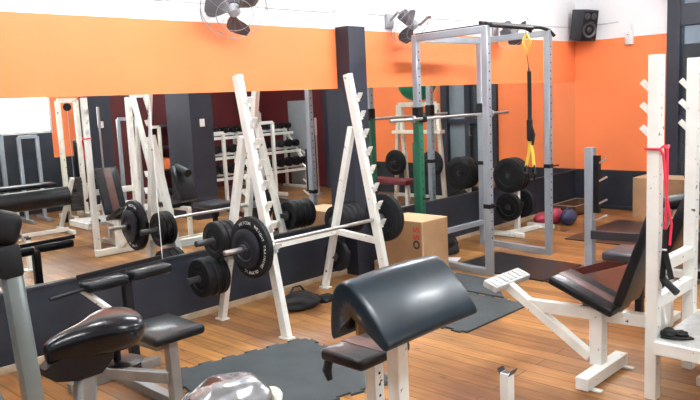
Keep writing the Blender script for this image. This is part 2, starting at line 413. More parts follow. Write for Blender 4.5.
plate_copy(p1,(-4.445,YL-.135,.38),'middle black plate on the lower left peg, below the barbell end')
plate_copy(p1,(-4.445,YL-.07,.38),'innermost black plate on the lower left peg, below the barbell end')
p2 = plate((-4.40,YR+.075,.60), .135,.06,'small black plate nearest the frame on the right-hand peg of the squat rack')
for k,w in ((1,'second'),(2,'third'),(3,'outermost')):
    plate_copy(p2,(-4.40,YR+.075+.064*k,.60),w+' small black plate from the frame on the right-hand peg of the squat rack')
plate((-4.42,YR+.08,.29), .14,.05,'low black plate on the bottom right peg of the squat rack')

# loaded barbell
BX, BZ = -3.885, .668
bl = thing('barbell', (BX,3.7,BZ), 'loaded steel barbell resting low on the white ladder rack', 'barbell')
def barbell_parts(root, c, axis, L=2.2, shaft=1.31, rs=.0245):
    c = V(c); a = V(axis).normalized()
    b = MB(); b.cyl(c-a*shaft/2, c+a*shaft/2, .0145, 14); b.build('shaft', steel, root)
    for s in (-1,1):
        b = MB(); b.lathe(c, a*s, [(0,shaft/2-.02),(.036,shaft/2-.02),(.036,shaft/2+.01),(rs,shaft/2+.012),(rs,L/2-.004),(rs-.005,L/2),(0,L/2)],20); b.build('sleeve', steel, root)
barbell_parts(bl, (BX,3.70,BZ), (0,1,0), 1.86, 1.30, .0175)
big = plate((BX,3.005,BZ), .215,.05,'large black lettered plate on the near left end of the loaded barbell')
ci = plate((BX,2.955,BZ), .135,.035,'smaller black plate outside the large lettered one on the barbell', m=mat('bluish_black_rubber',(.012,.014,.022),.45,var=.2))
# ring lettering on the large plate
words = 'METCON  WEIGHT TRAINING  OLYMPIC'
n = len(words)
lt = None
tb = bmesh.new()
for i,ch in enumerate(words):
    if ch == ' ': continue
    ang = math.radians(118) - i*math.radians(225)/(n-1)
    rr = .173
    # disc faces -Y: right on the face is +X, up is +Z
    cu = bpy.data.curves.new('t','FONT'); cu.body = ch; cu.size = .030; cu.extrude=.0006; cu.align_x='CENTER'; cu.align_y='CENTER'
    t = bpy.data.objects.new('t',cu); COL.objects.link(t); dg = bpy.context.evaluated_depsgraph_get(); dg.update()
    me = bpy.data.meshes.new_from_object(t.evaluated_get(dg)); bpy.data.objects.remove(t); bpy.data.curves.remove(cu)
    pos = V((BX+rr*math.cos(ang), 3.005-.0258, BZ+rr*math.sin(ang)))
    M = Matrix.Translation(pos) @ Matrix.Rotation(PI/2,4,'X') @ Matrix.Rotation(ang-PI/2,4,'Z')
    me.transform(Matrix.Translation(-big.location) @ M); tb.from_mesh(me); bpy.data.meshes.remove(me)
me = bpy.data.meshes.new('lettering'); tb.to_mesh(me); tb.free(); me.materials.append(letter)
o = bpy.data.objects.new('lettering', me); COL.objects.link(o); o.parent = big; o['label']='white lettering in a ring'
b = MB(); b.lathe((BX,2.925,BZ),(0,1,0),[(.018,-.012),(.032,-.012),(.032,.012),(.018,.012),(.018,-.012)],20); b.box((BX+.04,2.925,BZ),(.03,.012,.02)); tag(b.build('bar_collar',dsteel),'small steel collar outside the plates on the near barbell end','bar collar')
plate((BX,4.395,BZ), .20,.05,'large plain black plate on the far right end of the loaded barbell')

# ------------------------------------------------------------------ silver power rack
pr = thing('power_rack', (-3.93,5.97,0), 'tall silver-grey power rack with a green-wrapped post, in front of the mirror', 'power rack')
PX = (-3.52,-4.29); PY = (5.395,6.45); T=.062; H2=2.225
Q4 = {(0,0):(-3.55,5.44),(1,0):(-4.40,5.53),(0,1):(-3.53,6.49),(1,1):(-4.37,6.58)}   # posts: (far from / near the mirror, near / far)
for i in (0,1):
    for j in (0,1):
        x,y = Q4[i,j]
        b = MB(); b.bar((x,y,.0),(x,y,H2),T,T,up=(0,1,0),bev=.004); b.mi = 1
        z = .35
        while z < 2.1:
            for s in (-1,1): b.cyl((x+s*(T/2-.001),y,z),(x+s*(T/2+.0012),y,z),.008,8)
            z += .078
        b.build('post', [silver, hole], pr)
        b = MB(); b.bb(x-T/2-.004,x+T/2+.004,y-T/2-.004,y+T/2+.004,.88 if j else .62,.92 if j else .66); b.cyl((x+T/2,y,.90 if j else .64),(x+T/2+.08,y,.91 if j else .65),.008,8); b.build('pin', black, pr)
x,y = Q4[1,0]
b = MB(); b.bb(x-.037,x+.037,y-.037,y+.037,.28,1.44,.004); b.bb(x-.045,x-.030,y-.045,y+.02,.28,1.2,.003); b.mi = 1
z=.35
while z<1.4: b.cyl((x+.0365,y,z),(x+.0385,y,z),.008,8); z+=.078
b.build('post_sleeve', [greenm, hole], pr, label='green lower section of the left post')
def q(i,j,z): return (*Q4[i,j],z)
for j in (0,1):
    b = MB(); b.bar(q(1,j,.03),q(0,j,.03),T,T); b.build('base_bar', silver, pr)
    b = MB(); b.bar(q(1,j,H2-.03),q(0,j,H2-.03),.05,.06); b.build('top_bar', silver, pr)
b = MB(); b.bar(q(1,0,H2-.035),q(1,1,H2-.035),.05,.06); b.build('top_bar', silver, pr)
b = MB(); b.bar(q(1,0,.25),q(1,1,.25),.05,.05); b.build('base_bar', silver, pr)
# pull-up bar with bent grips, over the open side
b = MB()
x = -3.545; PY = (5.44,6.49)
for dx in (-.0,):
    b.tube([(x,PY[0]-.0,H2+.02),(x,PY[1]-.12,H2+.02),(x+.03,PY[1]+.0,H2+.0),(x+.06,PY[1]+.05,H2-.06)],.017,10)
    b.tube([(x-.06,PY[0],H2+.03),(x-.06,PY[0]+.72,H2+.03),(x-.02,PY[0]+.8,H2-.02)],.017,10)
    b.tube([(x+.05,PY[0]-.0,H2+.0),(x+.05,PY[1]-.35,H2+.0)],.019,10)
b.build('pull_up_bar', black, pr)
b = MB(); b.tube([q(1,0,H2+.01),q(0,0,H2+.012)],.006,6); b.build('cable', black, pr)
# bar hooks
for j in (0,1):
    hx,hy = Q4[1,j]
    b = MB(); b.bb(hx-.036,hx+.036,hy-.038,hy+.038,1.42,1.54); b.bb(hx+.03,hx+.09,hy-.025,hy+.025,1.395,1.413); b.bb(hx+.082,hx+.092,hy-.025,hy+.025,1.41,1.45); b.build('bar_hook', black, pr)
b2 = thing('barbell', (-4.326,6.03,1.428), 'bare steel barbell resting across the silver power rack', 'barbell')
barbell_parts(b2, (-4.326,6.03,1.428), (.03,1.05,0), 1.94, 1.31, .0165)

# suspension trainer hanging inside the rack
tr = thing('suspension_trainer', (-3.66,6.36,1.0), 'black and yellow suspension straps hanging from the silver power rack', 'suspension trainer')
tx,ty = -3.66,6.36
b = MB(); b.tube([(tx,ty-.05,2.20),(tx-.03,ty-.06,2.12),(tx,ty-.04,2.0),(tx+.03,ty-.02,2.12),(tx,ty-.05,2.20)],.012,8,closed=False); b.build('anchor_loop', yellow, tr)
b = MB(); b.tube([(tx,ty-.04,2.0),(tx,ty-.01,1.88)],.003,6); b.tube([(tx,ty-.01,1.89),(tx,ty,1.83)],[.004,.012],8); b.build('carabiner', dsteel, tr)
b = MB(); b.tube([(tx,ty,1.84),(tx+.002,ty,1.5),(tx,ty,1.22)],.01,flat=(.038,.012,(.7,-.7,0))); b.build('main_strap', webbing, tr)
b = MB(); b.box((tx,ty,1.27),(.05,.05,.20),bev=.012); b.box((tx+.012,ty,1.20),(.06,.055,.09),bev=.012); b.tube([(tx+.02,ty,1.3),(tx+.06,ty-.02,1.22),(tx+.03,ty,1.12)],.012,8); b.build('buckle', webbing, tr)
for s in (-1,1):
    b = MB(); b.tube([(tx,ty,1.16),(tx+.02*s+.01,ty,1.05),(tx+.045*s,ty,.90)],.01,flat=(.028,.01,(.7,-.7,0))); st=b.build('yellow_strap', yellow, tr)
    b = MB(); b.tube([(tx+.045*s,ty,.92),(tx+.045*s-.03,ty+.03,.83),(tx+.045*s,ty,.78),(tx+.045*s+.03,ty-.03,.83)],.010,8,closed=True); b.cyl((tx+.045*s-.035,ty+.03,.83),(tx+.045*s+.035,ty-.03,.83),.015,12); b.build('handle', black, tr)

# ------------------------------------------------------------------ plyo box with lettering
x0,x1,y0,y1,h = -4.36,-3.89,4.905,5.275,.545
pb = thing('plyo_box', ((x0+x1)/2,(y0+y1)/2,0), 'plywood jump box with vertical lettering, between the squat rack and power rack', 'box')
b = MB(); b.bb(x0,x1,y0,y1,.0,h-.004,.003); b.build('panels', ply, pb, smooth=False)
b = MB(); b.bb(x0,x1,y0,y1,h-.004,h); b.bb(x1-.016,x1+.001,y0-.001,y0+.004,0,h); b.build('edges', plyl, pb, smooth=False, label='pale plywood top')
for i,(ch,m) in enumerate((('O',letblk),('S',letred),('S',letred))):
    # front face (-Y); text turned to read upwards
    M = Matrix.Translation((x1-.07, y0-.001, .335+.068*i)) @ Matrix.Rotation(PI/2,4,'X') @ Matrix.Rotation(PI/2,4,'Z')
    text_mesh('letter', ch, .098, M, m, pb, .0008)
# second box by the back wall
pb2 = thing('plyo_box', (-3.39,9.17,0), 'plain plywood jump box against the back wall beside the glazed door', 'box')
b = MB(); b.bb(-3.70,-3.08,8.95,9.37,0,.50,.004); b.build('panels', ply, pb2, smooth=False)
b = MB(); b.bb(-3.70,-3.08,8.95,9.37,.50,.504); b.build('edges', plyl, pb2, smooth=False)
# low open tray
tr2 = thing('wooden_tray', (-4.5,9.0,0), 'low open wooden tray box on the floor in the back corner', 'tray')
b = MB()
X0,X1,Y0,Y1=-4.68,-4.33,8.66,9.38
b.bb(X0,X1,Y0,Y1,0,.02); 
for a in ((X0,X1,Y0,Y0+.02),(X0,X1,Y1-.02,Y1),(X0,X0+.02,Y0,Y1),(X1-.02,X1,Y0,Y1)): b.bb(*a,0,.125)
b.build('tray_sides', mat('dark_brown_wood',(.11,.05,.03),.5,var=.3), tr2, smooth=False)
b = MB(); 
for a in ((X0,X1,Y0-.001,Y0+.021),(X0,X1,Y1-.021,Y1),(X0,X0+.021,Y0,Y1),(X1-.021,X1+.001,Y0,Y1)): b.bb(*a,.125,.129)
b.bb(X0+.02,X1-.02,Y0+.02,Y1-.02,.02,.022); b.build('tray_rim', trimw, tr2, smooth=False)
b = MB(); b.bb(-4.62,-4.54,Y0-.003,Y0-.001,.05,.09); b.build('sticker', letter, tr2, smooth=False)

# ------------------------------------------------------------------ plate tree
pt = thing('plate_tree', (-4.36,7.3,0), 'white weight plate tree by the mirror, seen through the power rack', 'plate rack')
b = MB(); b.bar((-4.58,7.08,.03),(-4.16,7.08,.03),.06,.05); b.build('base_bar', white, pt)
b = MB(); b.bar((-4.40,7.08,.03),(-4.30,7.75,.03),.06,.05); b.build('base_bar', white, pt)
b = MB(); b.bar((-4.48,7.72,.03),(-4.14,7.72,.03),.06,.05); b.build('base_bar', white, pt)
b = MB(); b.bar((-4.375,7.30,.05),(-4.375,7.30,.86),.055,.055,up=(0,1,0)); b.build('upright', white, pt)
for z,s,l in ((.70,-1,.22),(.70,1,.2),(.34,-1,.22),(.34,1,.2)):
    b = MB(); b.cyl((-4.375,7.3,z),(-4.375,7.3+s*l,z),.0175,12); b.build('peg', dsteel, pt)
q = plate((-4.375,7.13,.70),.20,.05,'front large black plate on the upper peg of the plate tree')
plate_copy(q,(-4.375,7.19,.70),'second large black plate behind the front one, upper peg of the plate tree')
plate_copy(q,(-4.375,7.25,.70),'large black plate against the upright, upper peg of the plate tree')
q = plate((-4.375,7.12,.34),.165,.055,'front black plate on the lower peg of the plate tree')
plate_copy(q,(-4.375,7.42,.34),'black plate on the lower far peg of the plate tree')
# bags behind the tree
b = MB(); b.sphere((-4.40,7.92,.08),.085,(1.0,1.7,.95)); b.sphere((-4.30,8.06,.10),.10,(.9,1.3,1.0)); b.tube([(-4.34,7.9,.14),(-4.33,7.98,.19),(-4.31,8.06,.17)],.012,8)
tag(b.build('gym_bag', redbag),'red rounded bag on the floor behind the plate tree','bag')
b = MB(); b.sphere((-4.12,8.06,.10),.10,(.9,1.4,1.0)); b.tube([(-4.12,7.96,.17),(-4.11,8.04,.22),(-4.1,8.14,.17)],.012,8)
tag(b.build('gym_bag', dpurple),'navy and purple bag on the floor behind the power rack post','bag')

# ------------------------------------------------------------------ speaker, sensor box
sp = thing('loudspeaker', (-4.42,9.25,2.27), 'black loudspeaker mounted high in the corner of the back wall', 'loudspeaker')
Rz = Matrix.Rotation(math.radians(62),3,'Z') @ Matrix.Rotation(math.radians(10),3,'X')
sc = V((-4.485,9.22,2.475))
def sl(p): return sc + Rz @ V(p)
b = MB(); b.box(sc,(.25,.24,.40),Rz,bev=.012); b.build('cabinet', mat('charcoal_cabinet',(.018,.019,.026),.5), sp)
b = MB(); b.box(sl((.0,-.122,0)),(.215,.01,.37),Rz,bev=.004); b.build('baffle', black, sp)
b = MB(); b.lathe(sl((0,-.127,-.05)), Rz@V((0,-1,0)), [(.105,0),(.10,.012),(.088,.010),(.05,-.012),(.03,.004),(0,.012)],32); b.build('woofer', dsteel, sp)
for s in (-1,1):
    b = MB(); b.lathe(sl((.05*s,-.127,.125)), Rz@V((0,-1,0)), [(.042,0),(.038,.008),(.022,.0),(0,.007)],24); b.build('tweeter', dsteel, sp)
b = MB(); b.bar(sl((0,.12,0)),(-4.56,9.43,2.48),.05,.05); b.build('bracket', dsteel, sp)
sb = thing('wall_box', (-3.95,9.42,2.17), 'small white electrical box on the orange and white line of the back wall', 'wall box')
b = MB(); b.box((-3.95,9.40,2.27),(.105,.05,.17),bev=.01); b.build('housing', whitep, sb)
b = MB(); b.bb(-3.94,-3.90,9.41,9.43,2.35,2.45); b.build('conduit', whitep, sb)
b = MB(); b.cyl((-3.96,9.376,2.31),(-3.96,9.372,2.31),.008,8); b.build('indicator', hole, sb)

# ------------------------------------------------------------------ wall fans
def fan(c, n, rad, label, spin=0.):
    c = V(c); n = V(n).normalized()
    root = thing('wall_fan', tuple(c), label, 'fan', None)
    Q = n.to_track_quat('Z','Y').to_matrix()
    def P(x,y,z): return c + Q @ V((x,y,z))
    b = MB(); b.cyl(P(0,0,-.16),P(0,0,-.04),.062,24,.05); b.build('motor', greyfan, root)
    b = MB(); b.tube([P(0,0,-.13),P(0,0,-.16)+V((-.06,0,.03)),(WX+.03,c.y,c.z+.06)],.016,8); b.box((WX+.02,c.y,c.z+.06),(.04,.10,.14),bev=.01); b.build('wall_bracket', fanlite, root)
    b = MB(); b.lathe(P(0,0,0), n, [(0,-.03),(.045,-.03),(.048,.02),(.03,.045),(0,.05)],24); b.build('hub', fanlite, root)
    for k in range(3):
        a0 = spin + k*2*PI/3
        b = MB(); gr=[]
        prof = [(.03,.24),(.07,.42),(.12,.52),(.17,.50),(.205,.38),(.23,.15)]
        rings=[]
        for i,(t,wd) in enumerate(prof):
            rr = t/.24*rad*.92; 
            top=[];bot=[]
            for j in range(5):
                u=(j/4-.5)
                ang = a0 + u*wd*2.2 + t*1.2
                zz = u*.055 + .01
                top.append(P(rr*math.cos(ang),rr*math.sin(ang),zz+.0025)); bot.append(P(rr*math.cos(ang),rr*math.sin(ang),zz-.0025))
            rings.append(top+bot[::-1])
        b.loft(rings); b.build('blade', greyfan, root)
    b = MB()
    for rr,z in ((rad,0),(rad*.985,-.05),(rad*.55,.065)):
        b.tube([P(rr*math.cos(2*PI*k/40),rr*math.sin(2*PI*k/40),z) for k in range(40)], .0028,5,closed=True)
    for k in range(12):
        a=2*PI*k/12
        b.tube([P(.04*math.cos(a),.04*math.sin(a),.07),P(rad*.55*math.cos(a),rad*.55*math.sin(a),.065),P(rad*math.cos(a),rad*math.sin(a),0),P(rad*.9*math.cos(a),rad*.9*math.sin(a),-.06),P(.06*math.cos(a),.06*math.sin(a),-.09)],.0009,4)
    b.build('guard', fanlite, root)
    return root
fan((-4.42,3.40,2.345),(.62,-.42,-.62),.25,'grey wall fan high on the white wall, left of the dark column',.5)
fan((-4.40,5.50,2.325),(.70,.02,-.62),.225,'grey wall fan turned edge-on, right of the dark column',.2)
fan((-4.45,7.40,2.31),(.62,-.2,-.55),.22,'grey wall fan partly behind the black pull-up bar',.9)

# ------------------------------------------------------------------ floor mats
def jig(corners, n, z, m, name, label, cat='floor mat', tabs=(1,1,1,1)):
    pts=[]
    for e in range(4):
        a=V((*corners[e],0)); c=V((*corners[(e+1)%4],0)); d=(c-a); l=d.length; d.normalize(); nn=V((d.y,-d.x,0))
        pts.append(a)
        if not tabs[e]: continue
        st = l/n
        for k in range(n):
            s0=k*st+st*.25; s1=k*st+st*.75
            out=.028
            pts += [a+d*(s0+.012),a+d*(s0-.006)+nn*out,a+d*(s1+.006)+nn*out,a+d*(s1-.012)]
    b = MB(); b.prism([(p.x,p.y) for p in pts],z,z+.012)
    return tag(b.build(name,m,smooth=False),label,cat)
# corners counter-clockwise
jig([(-3.83,2.26),(-2.89,2.04),(-2.66,3.01),(-3.62,3.22)],6,.0005,matrub,'rubber_mat','grey interlocking rubber mat under the front foot of the squat rack',tabs=(1,1,1,1))
jig([(-3.70,4.00),(-2.80,3.99),(-2.79,4.81),(-3.70,4.82)],6,.0005,matrub,'rubber_mat','grey interlocking rubber mat in the middle, beyond the preacher bench pad',tabs=(1,0,1,0))
jig([(-3.70,4.87),(-3.05,4.87),(-3.42,5.30),(-3.84,5.33)],4,.0005,matrub,'rubber_mat','grey rubber mat in front of the silver power rack base',tabs=(0,0,0,0))
jig([(-4.05,5.55),(-3.05,5.50),(-3.05,6.22),(-4.0,6.28)],4,.0005,matblk,'rubber_mat','glossy black mat on the floor inside the power rack',tabs=(0,0,0,0))
jig([(-3.03,5.5),(-2.0,5.5),(-2.0,6.75),(-3.03,6.45)],4,.0005,matbrn,'floor_board','dark brown board on the floor right of the power rack',tabs=(0,0,0,0),cat='floor board')
jig([(-3.75,7.25),(-2.3,7.25),(-2.3,8.6),(-3.75,8.65)],4,.0005,matbrn,'floor_board','dark brown board on the floor near the back wall',tabs=(0,0,0,0),cat='floor board')

# black pouch on the floor
def blob(name, c, dims, rotz, m, label, cat, seed=1, amp=.12, parent=None):
    rnd = random.Random(seed)
    bm = bmesh.new(); bmesh.ops.create_icosphere(bm, subdivisions=4, radius=1.)
    ph=[(rnd.uniform(0,6),rnd.uniform(1.5,3.5),V((rnd.uniform(-1,1),rnd.uniform(-1,1),rnd.uniform(-1,1))).normalized()) for _ in range(7)]
    for v in bm.verts:
        d=v.co.normalized(); s=1+amp*sum(math.sin(w*d.dot(ax)*3+p) for p,w,ax in ph)/3
        v.co=d*s
        v.co.z=max(v.co.z,-.55)
    R=Matrix.Rotation(rotz,3,'Z')
    for v in bm.verts: v.co=R@V((v.co.x*dims[0]/2,v.co.y*dims[1]/2,v.co.z*dims[2]/1.55))
    zm=min(v.co.z for v in bm.verts)
    for v in bm.verts: v.co+=V((c[0],c[1],c[2]-zm))
    b=MB(); b.bm.free(); b.bm=bm
    return b
pc = thing('pouch', (-4.26,3.80,0), 'crumpled black bag lying on the floor by the mirror wall', 'bag')
blob('x',(-4.27,3.76,.0),(.30,.40,.105),.35,clothbl,'','',3).build('bag_body',clothbl,pc)
b = MB(); b.tube([(-4.36,3.74,.09),(-4.37,3.78,.135),(-4.35,3.84,.14),(-4.33,3.87,.09)],.008,6); b.build('strap',webbing,pc)
b = blob('x',(-4.20,3.99,.0),(.12,.17,.06),.1,clothbl,'','',5); b.build('flap',clothbl,pc)
# white paper + black cloth behind plyo box
b = MB(); b.box((-4.22,5.74,.004),(.18,.22,.006),Matrix.Rotation(.4,3,'Z'),bev=.001); tag(b.build('paper',whitep),'white sheet lying on the floor behind the jump box','paper')
bb_=blob('x',(-4.46,6.0,0),(.26,.30,.20),.2,clothbl,'','',9); tag(bb_.build('cloth_bundle',clothbl),'black cloth heap on the floor behind the jump box','cloth')

# ------------------------------------------------------------------ foreground preacher bench
fb = thing('preacher_bench', (-1.75,2.05,0), 'white preacher curl bench with a big blue-black folded pad in the foreground', 'bench')
ya,yb = 1.715,2.245
prof = []   # inverted V pad profile in x,z, outer then inner
outer=[(-1.80,.80),(-1.80,.87),(-1.79,.95),(-1.77,1.0),(-1.735,1.025),(-1.695,1.022),(-1.645,.985),(-1.585,.925),(-1.53,.855),(-1.515,.822)]
inner=[(-1.54,.80),(-1.58,.82),(-1.635,.885),(-1.69,.94),(-1.725,.962),(-1.745,.95),(-1.757,.91),(-1.764,.85),(-1.766,.80)]
pf=outer+inner
rings=[]
cen=V((-1.68,0,.91))
for t,s in ((0,.90),(.012,.965),(.03,1),(.1,1.0),(.25,1.006),(.5,1.01),(.75,1.006),(.9,1.0),(.97,1),(.988,.965),(1,.90)):
    y=ya+(yb-ya)*t; r=[]
    mid=[]
    for i,(x,z) in enumerate(pf):
        # shrink towards the pad's own mid-line at the ends
        k=min(range(len(inner)),key=lambda q:(inner[q][0]-x)**2+(inner[q][1]-z)**2) if i<len(outer) else None
        if k is not None: mx,mz=(x+inner[k][0])/2,(z+inner[k][1])/2
        else:
            j=min(range(len(outer)),key=lambda q:(outer[q][0]-x)**2+(outer[q][1]-z)**2); mx,mz=(x+outer[j][0])/2,(z+outer[j][1])/2
        ss=s if s<1 else 1
        xx,zz=mx+(x-mx)*(1-(1-ss)*4),mz+(z-mz)*(1-(1-ss)*4)
        if s>1 and i<len(outer): xx+=(s-1)*.6; zz+=(s-1)*.9
        r.append((xx,y,zz))
    rings.append(r)
b = MB(); b.loft(rings); b.build('arm_pad', leather_blue, fb, sub=2)
b = MB(); b.bar((-1.655,1.915,0),(-1.655,1.915,.89),.057,.057,up=(0,1,0)); b.build('post', white, fb)
b = MB(); b.bar((-1.745,1.80,.86),(-1.745,2.18,.86),.015,.12); b.bar((-1.655,1.9,.86),(-1.74,1.9,.88),.04,.04); b.build('pad_plate', ply, fb)
b = MB(); b.bar((-2.0,2.16,.54),(-2.0,2.16,0),.058,.058,up=(0,1,0)); b.mi=1
for z in (.49,.44,.39,.34): b.cyl((-1.97,2.16,z),(-1.9705,2.16,z),.007,8)
b.build('seat_post', [white, hole], fb)
b = MB(); b.bar((-2.25,2.02,.03),(-1.2,2.02,.03),.06,.06); b.bar((-1.62,1.7,.03),(-1.62,2.35,.03),.06,.06); b.bar((-2.25,1.8,.03),(-2.25,2.3,.03),.06,.06); b.build('base_frame', white, fb)
b = MB(); b.box((-2.04,2.155,.578),(.245,.32,.052),bev=.018,seg=3); b.build('seat', leather, fb)
b = MB(); b.box((-2.04,2.17,.605),(.235,.09,.003),bev=.001); b.build('seat_stripe', brown, fb, label='brown stripe across the seat')
b = MB(); b.tube([(-2.13,2.02,.555),(-2.135,2.01,.51),(-2.12,2.01,.47)],[.018,.02,.012],8); b.build('tie', webbing, fb)

# ------------------------------------------------------------------ left bench with arm pads
lb = thing('arm_curl_bench', (-3.6,2.05,0), 'small bench with a black square seat and long black arm pads before the mirror', 'bench')
gs = mat('worn_silver_paint',(.30,.31,.31),.35,metal=.5,var=.15)
b = MB(); b.box((-3.43,2.0,.44),(.38,.32,.055),bev=.022,seg=3); b.build('seat', leather, lb)
b = MB(); b.bar((-3.32,1.99,0),(-3.34,1.99,.415),.06,.055,up=(0,1,0)); b.build('seat_post', gs, lb)
b = MB(); b.bar((-3.98,1.94,.36),(-3.36,1.94,.38),.05,.055); b.bar((-4.0,1.7,.17),(-3.33,1.97,.2),.05,.06); b.build('frame_bar', gs, lb)
b = MB(); b.bar((-4.05,2.02,.03),(-3.27,2.02,.03),.06,.055); b.bar((-3.3,1.76,.03),(-3.3,2.07,.03),.06,.055); b.bar((-4.05,1.72,.03),(-4.05,2.32,.03),.06,.055); b.build('base_frame', gs, lb)
b = MB(); b.bar((-4.0,2.13,.03),(-4.02,2.125,.62),.05,.055,up=(0,1,0)); b.build('pad_post', black, lb)
b = MB(); b.bar((-4.07,1.86,.60),(-3.75,2.0,.40),.03,.03); b.build('brace', white, lb)
b = MB(); b.box((-4.0,1.975,.625),(.13,.27,.065),bev=.022,seg=3); b.build('arm_pad', leather, lb)
b = MB(); b.box((-4.0,2.275,.635),(.13,.27,.065),bev=.022,seg=3); b.build('arm_pad', leather, lb)
b = MB(); b.bar((-4.072,1.84,.675),(-4.072,2.41,.69),.014,.03); 

b.build('rail', black, lb)
b = MB(); b.cyl((-4.0,1.64,.60),(-4.0,1.86,.615),.011,10); b.build('handle', black, lb)

# ------------------------------------------------------------------ exercise bike, close at the left edge
bk = thing('exercise_bike', (-1.98,.8,0), 'grey exercise bike with a black saddle at the left edge', 'exercise bike')
def saddle(parent, nose, rear, z, w, m, sub=2, name='saddle', label=None, hgt=.075):
    n=V((*nose,z)); r=V((*rear,z)); d=(r-n); L=d.length; d.normalize(); a=V((0,0,1)).cross(d)
    rings=[]
    for t,ww,zt,h in ((0,.12,-.020,.35),(.03,.22,-.016,.55),(.15,.27,-.010,.70),(.3,.34,-.004,.80),(.45,.48,.002,.9),(.58,.74,.010,1.0),(.7,.96,.012,1.0),(.82,1.0,.014,1.0),(.92,.93,.012,.9),(.985,.66,.016,.7),(1,.45,.006,.45)):
        c=n+d*L*t; W2=ww*w/2; hh=hgt*h
        r_=[]
        for k in range(14):
            an=2*PI*k/14; cx=math.cos(an); sz=math.sin(an)
            px=W2*math.copysign(abs(cx)**.8,cx); pz=(zt+(sz*.38 if sz>0 else sz*.62)*hh)
            if sz>0: pz += -.006*(1-abs(cx))*(1 if .3<t<.95 else 0)
            r_.append(c+a*px+V((0,0,pz)))
        rings.append(r_)
    b=MB(); b.loft(rings); return b.build(name,m,parent,sub=sub,label=label)
saddle(bk,(-1.99,.785),(-1.97,1.06),1.0,.235,saddle_m,hgt=.125)
b = MB(); b.loft([[(-2.015,.775,.915),(-1.975,.775,.915),(-1.975,.775,.935),(-2.015,.775,.935)],[(-2.025,.80,.895),(-1.965,.80,.895),(-1.965,.80,.95),(-2.025,.80,.95)],[(-2.03,.86,.88),(-1.96,.86,.88),(-1.955,.86,.965),(-2.035,.86,.965)],[(-2.03,.93,.885),(-1.95,.93,.885),(-1.94,.93,.972),(-2.04,.93,.972)],[(-2.02,.97,.92),(-1.95,.97,.92),(-1.94,.97,.972),(-2.03,.97,.972)]]); b.build('saddle_bracket', black, bk)
b = MB(); b.bar((-1.98,.845,.40),(-1.99,.90,.92),.05,.06,up=(0,1,0),bev=.012); b.build('seat_post', gs, bk)
b = MB(); b.cyl((-1.99,1.0,.89),(-1.99,1.0,.95),.012,10); b.lathe((-1.99,1.02,.885),(0,0,1),[(0,-.01),(.05,-.006),(.06,0),(.05,.006),(0,.01)],20); b.build('height_knob', black, bk)
b = MB(); b.bar((-1.98,.755,.55),(-1.98,.715,1.26),.052,.052,up=(0,1,0),bev=.014,seg=2); b.bar((-1.98,.76,.10),(-1.98,.755,.56),.052,.052,up=(0,1,0),bev=.014,seg=2); b.build('front_column', mat('pale_grey_green_paint',(.22,.26,.26),.3,metal=.4), bk)
b = MB(); b.bar((-1.98,.713,1.215),(-1.98,.708,1.31),.064,.064,up=(0,1,0),bev=.014,seg=2); b.build('column_sleeve', mat('graphite_plastic',(.010,.011,.013),.5,spec=.3), bk)
b = MB(); b.box((-1.99,.70,1.355),(.10,.10,.095),Matrix.Rotation(-.35,3,'X'),bev=.03,seg=4); b.build('console', mat('dark_plum_plastic',(.006,.006,.007),.55,spec=.25), bk)
b = MB(); b.tube([(-2.0,.68,1.37),(-2.06,.56,1.38),(-2.18,.44,1.37)],.016,10); b.tube([(-1.97,.68,1.37),(-1.90,.54,1.38),(-1.76,.42,1.37)],.016,10); b.build('handlebar', black, bk)
b = MB(); b.lathe((-2.04,.60,.45),(1,0,0),[(0,-.02),(.22,-.02),(.24,-.03),(.26,-.02),(.26,.02),(.24,.03),(.22,.02),(0,.02)],40); b.build('flywheel', dsteel, bk)
b = MB(); b.bar((-2.0,.5,.3),(-1.98,.95,.42),.06,.08); b.bar((-2.3,.35,.03),(-1.78,.35,.03),.06,.06); b.bar((-2.3,1.2,.03),(-1.78,1.2,.03),.06,.06); b.bar((-1.98,.35,.06),(-1.98,1.2,.06),.06,.06); b.bar((-1.98,.5,.06),(-1.98,.6,.3),.05); b.bar((-1.98,.9,.06),(-1.98,.87,.42),.06); b.build('base_frame', gs, bk)
for s in (-1,1):
    b = MB(); b.bar((-1.98+.05*s,.72,.36),(-1.98+.07*s,.72+.13*s,.30),.02,.03); b.box((-1.98+.12*s,.72+.14*s,.30),(.10,.08,.02),bev=.005); b.build('pedal', black, bk)
# dark ring seen behind the bike's column, and a white bucket
b = MB(); b.lathe((-3.18,1.2,.0),(0,0,1),[(.0,.0),(.09,.0),(.105,.22),(.11,.235),(.10,.235),(.09,.02),(0,.02)],28); tag(b.build('bucket',whitep),'small white bucket on the floor behind the bike saddle','bucket')
b = MB(); b.tube([(-3.45+.18*math.cos(2*PI*k/32),1.10,.22+.18*math.sin(2*PI*k/32)) for k in range(32)],.018,8,closed=True)
tag(b.build('rubber_ring',mat('dark_grey_tube',(.05,.055,.06),.5)),'dark rubber ring standing on the floor behind the grey column','ring')

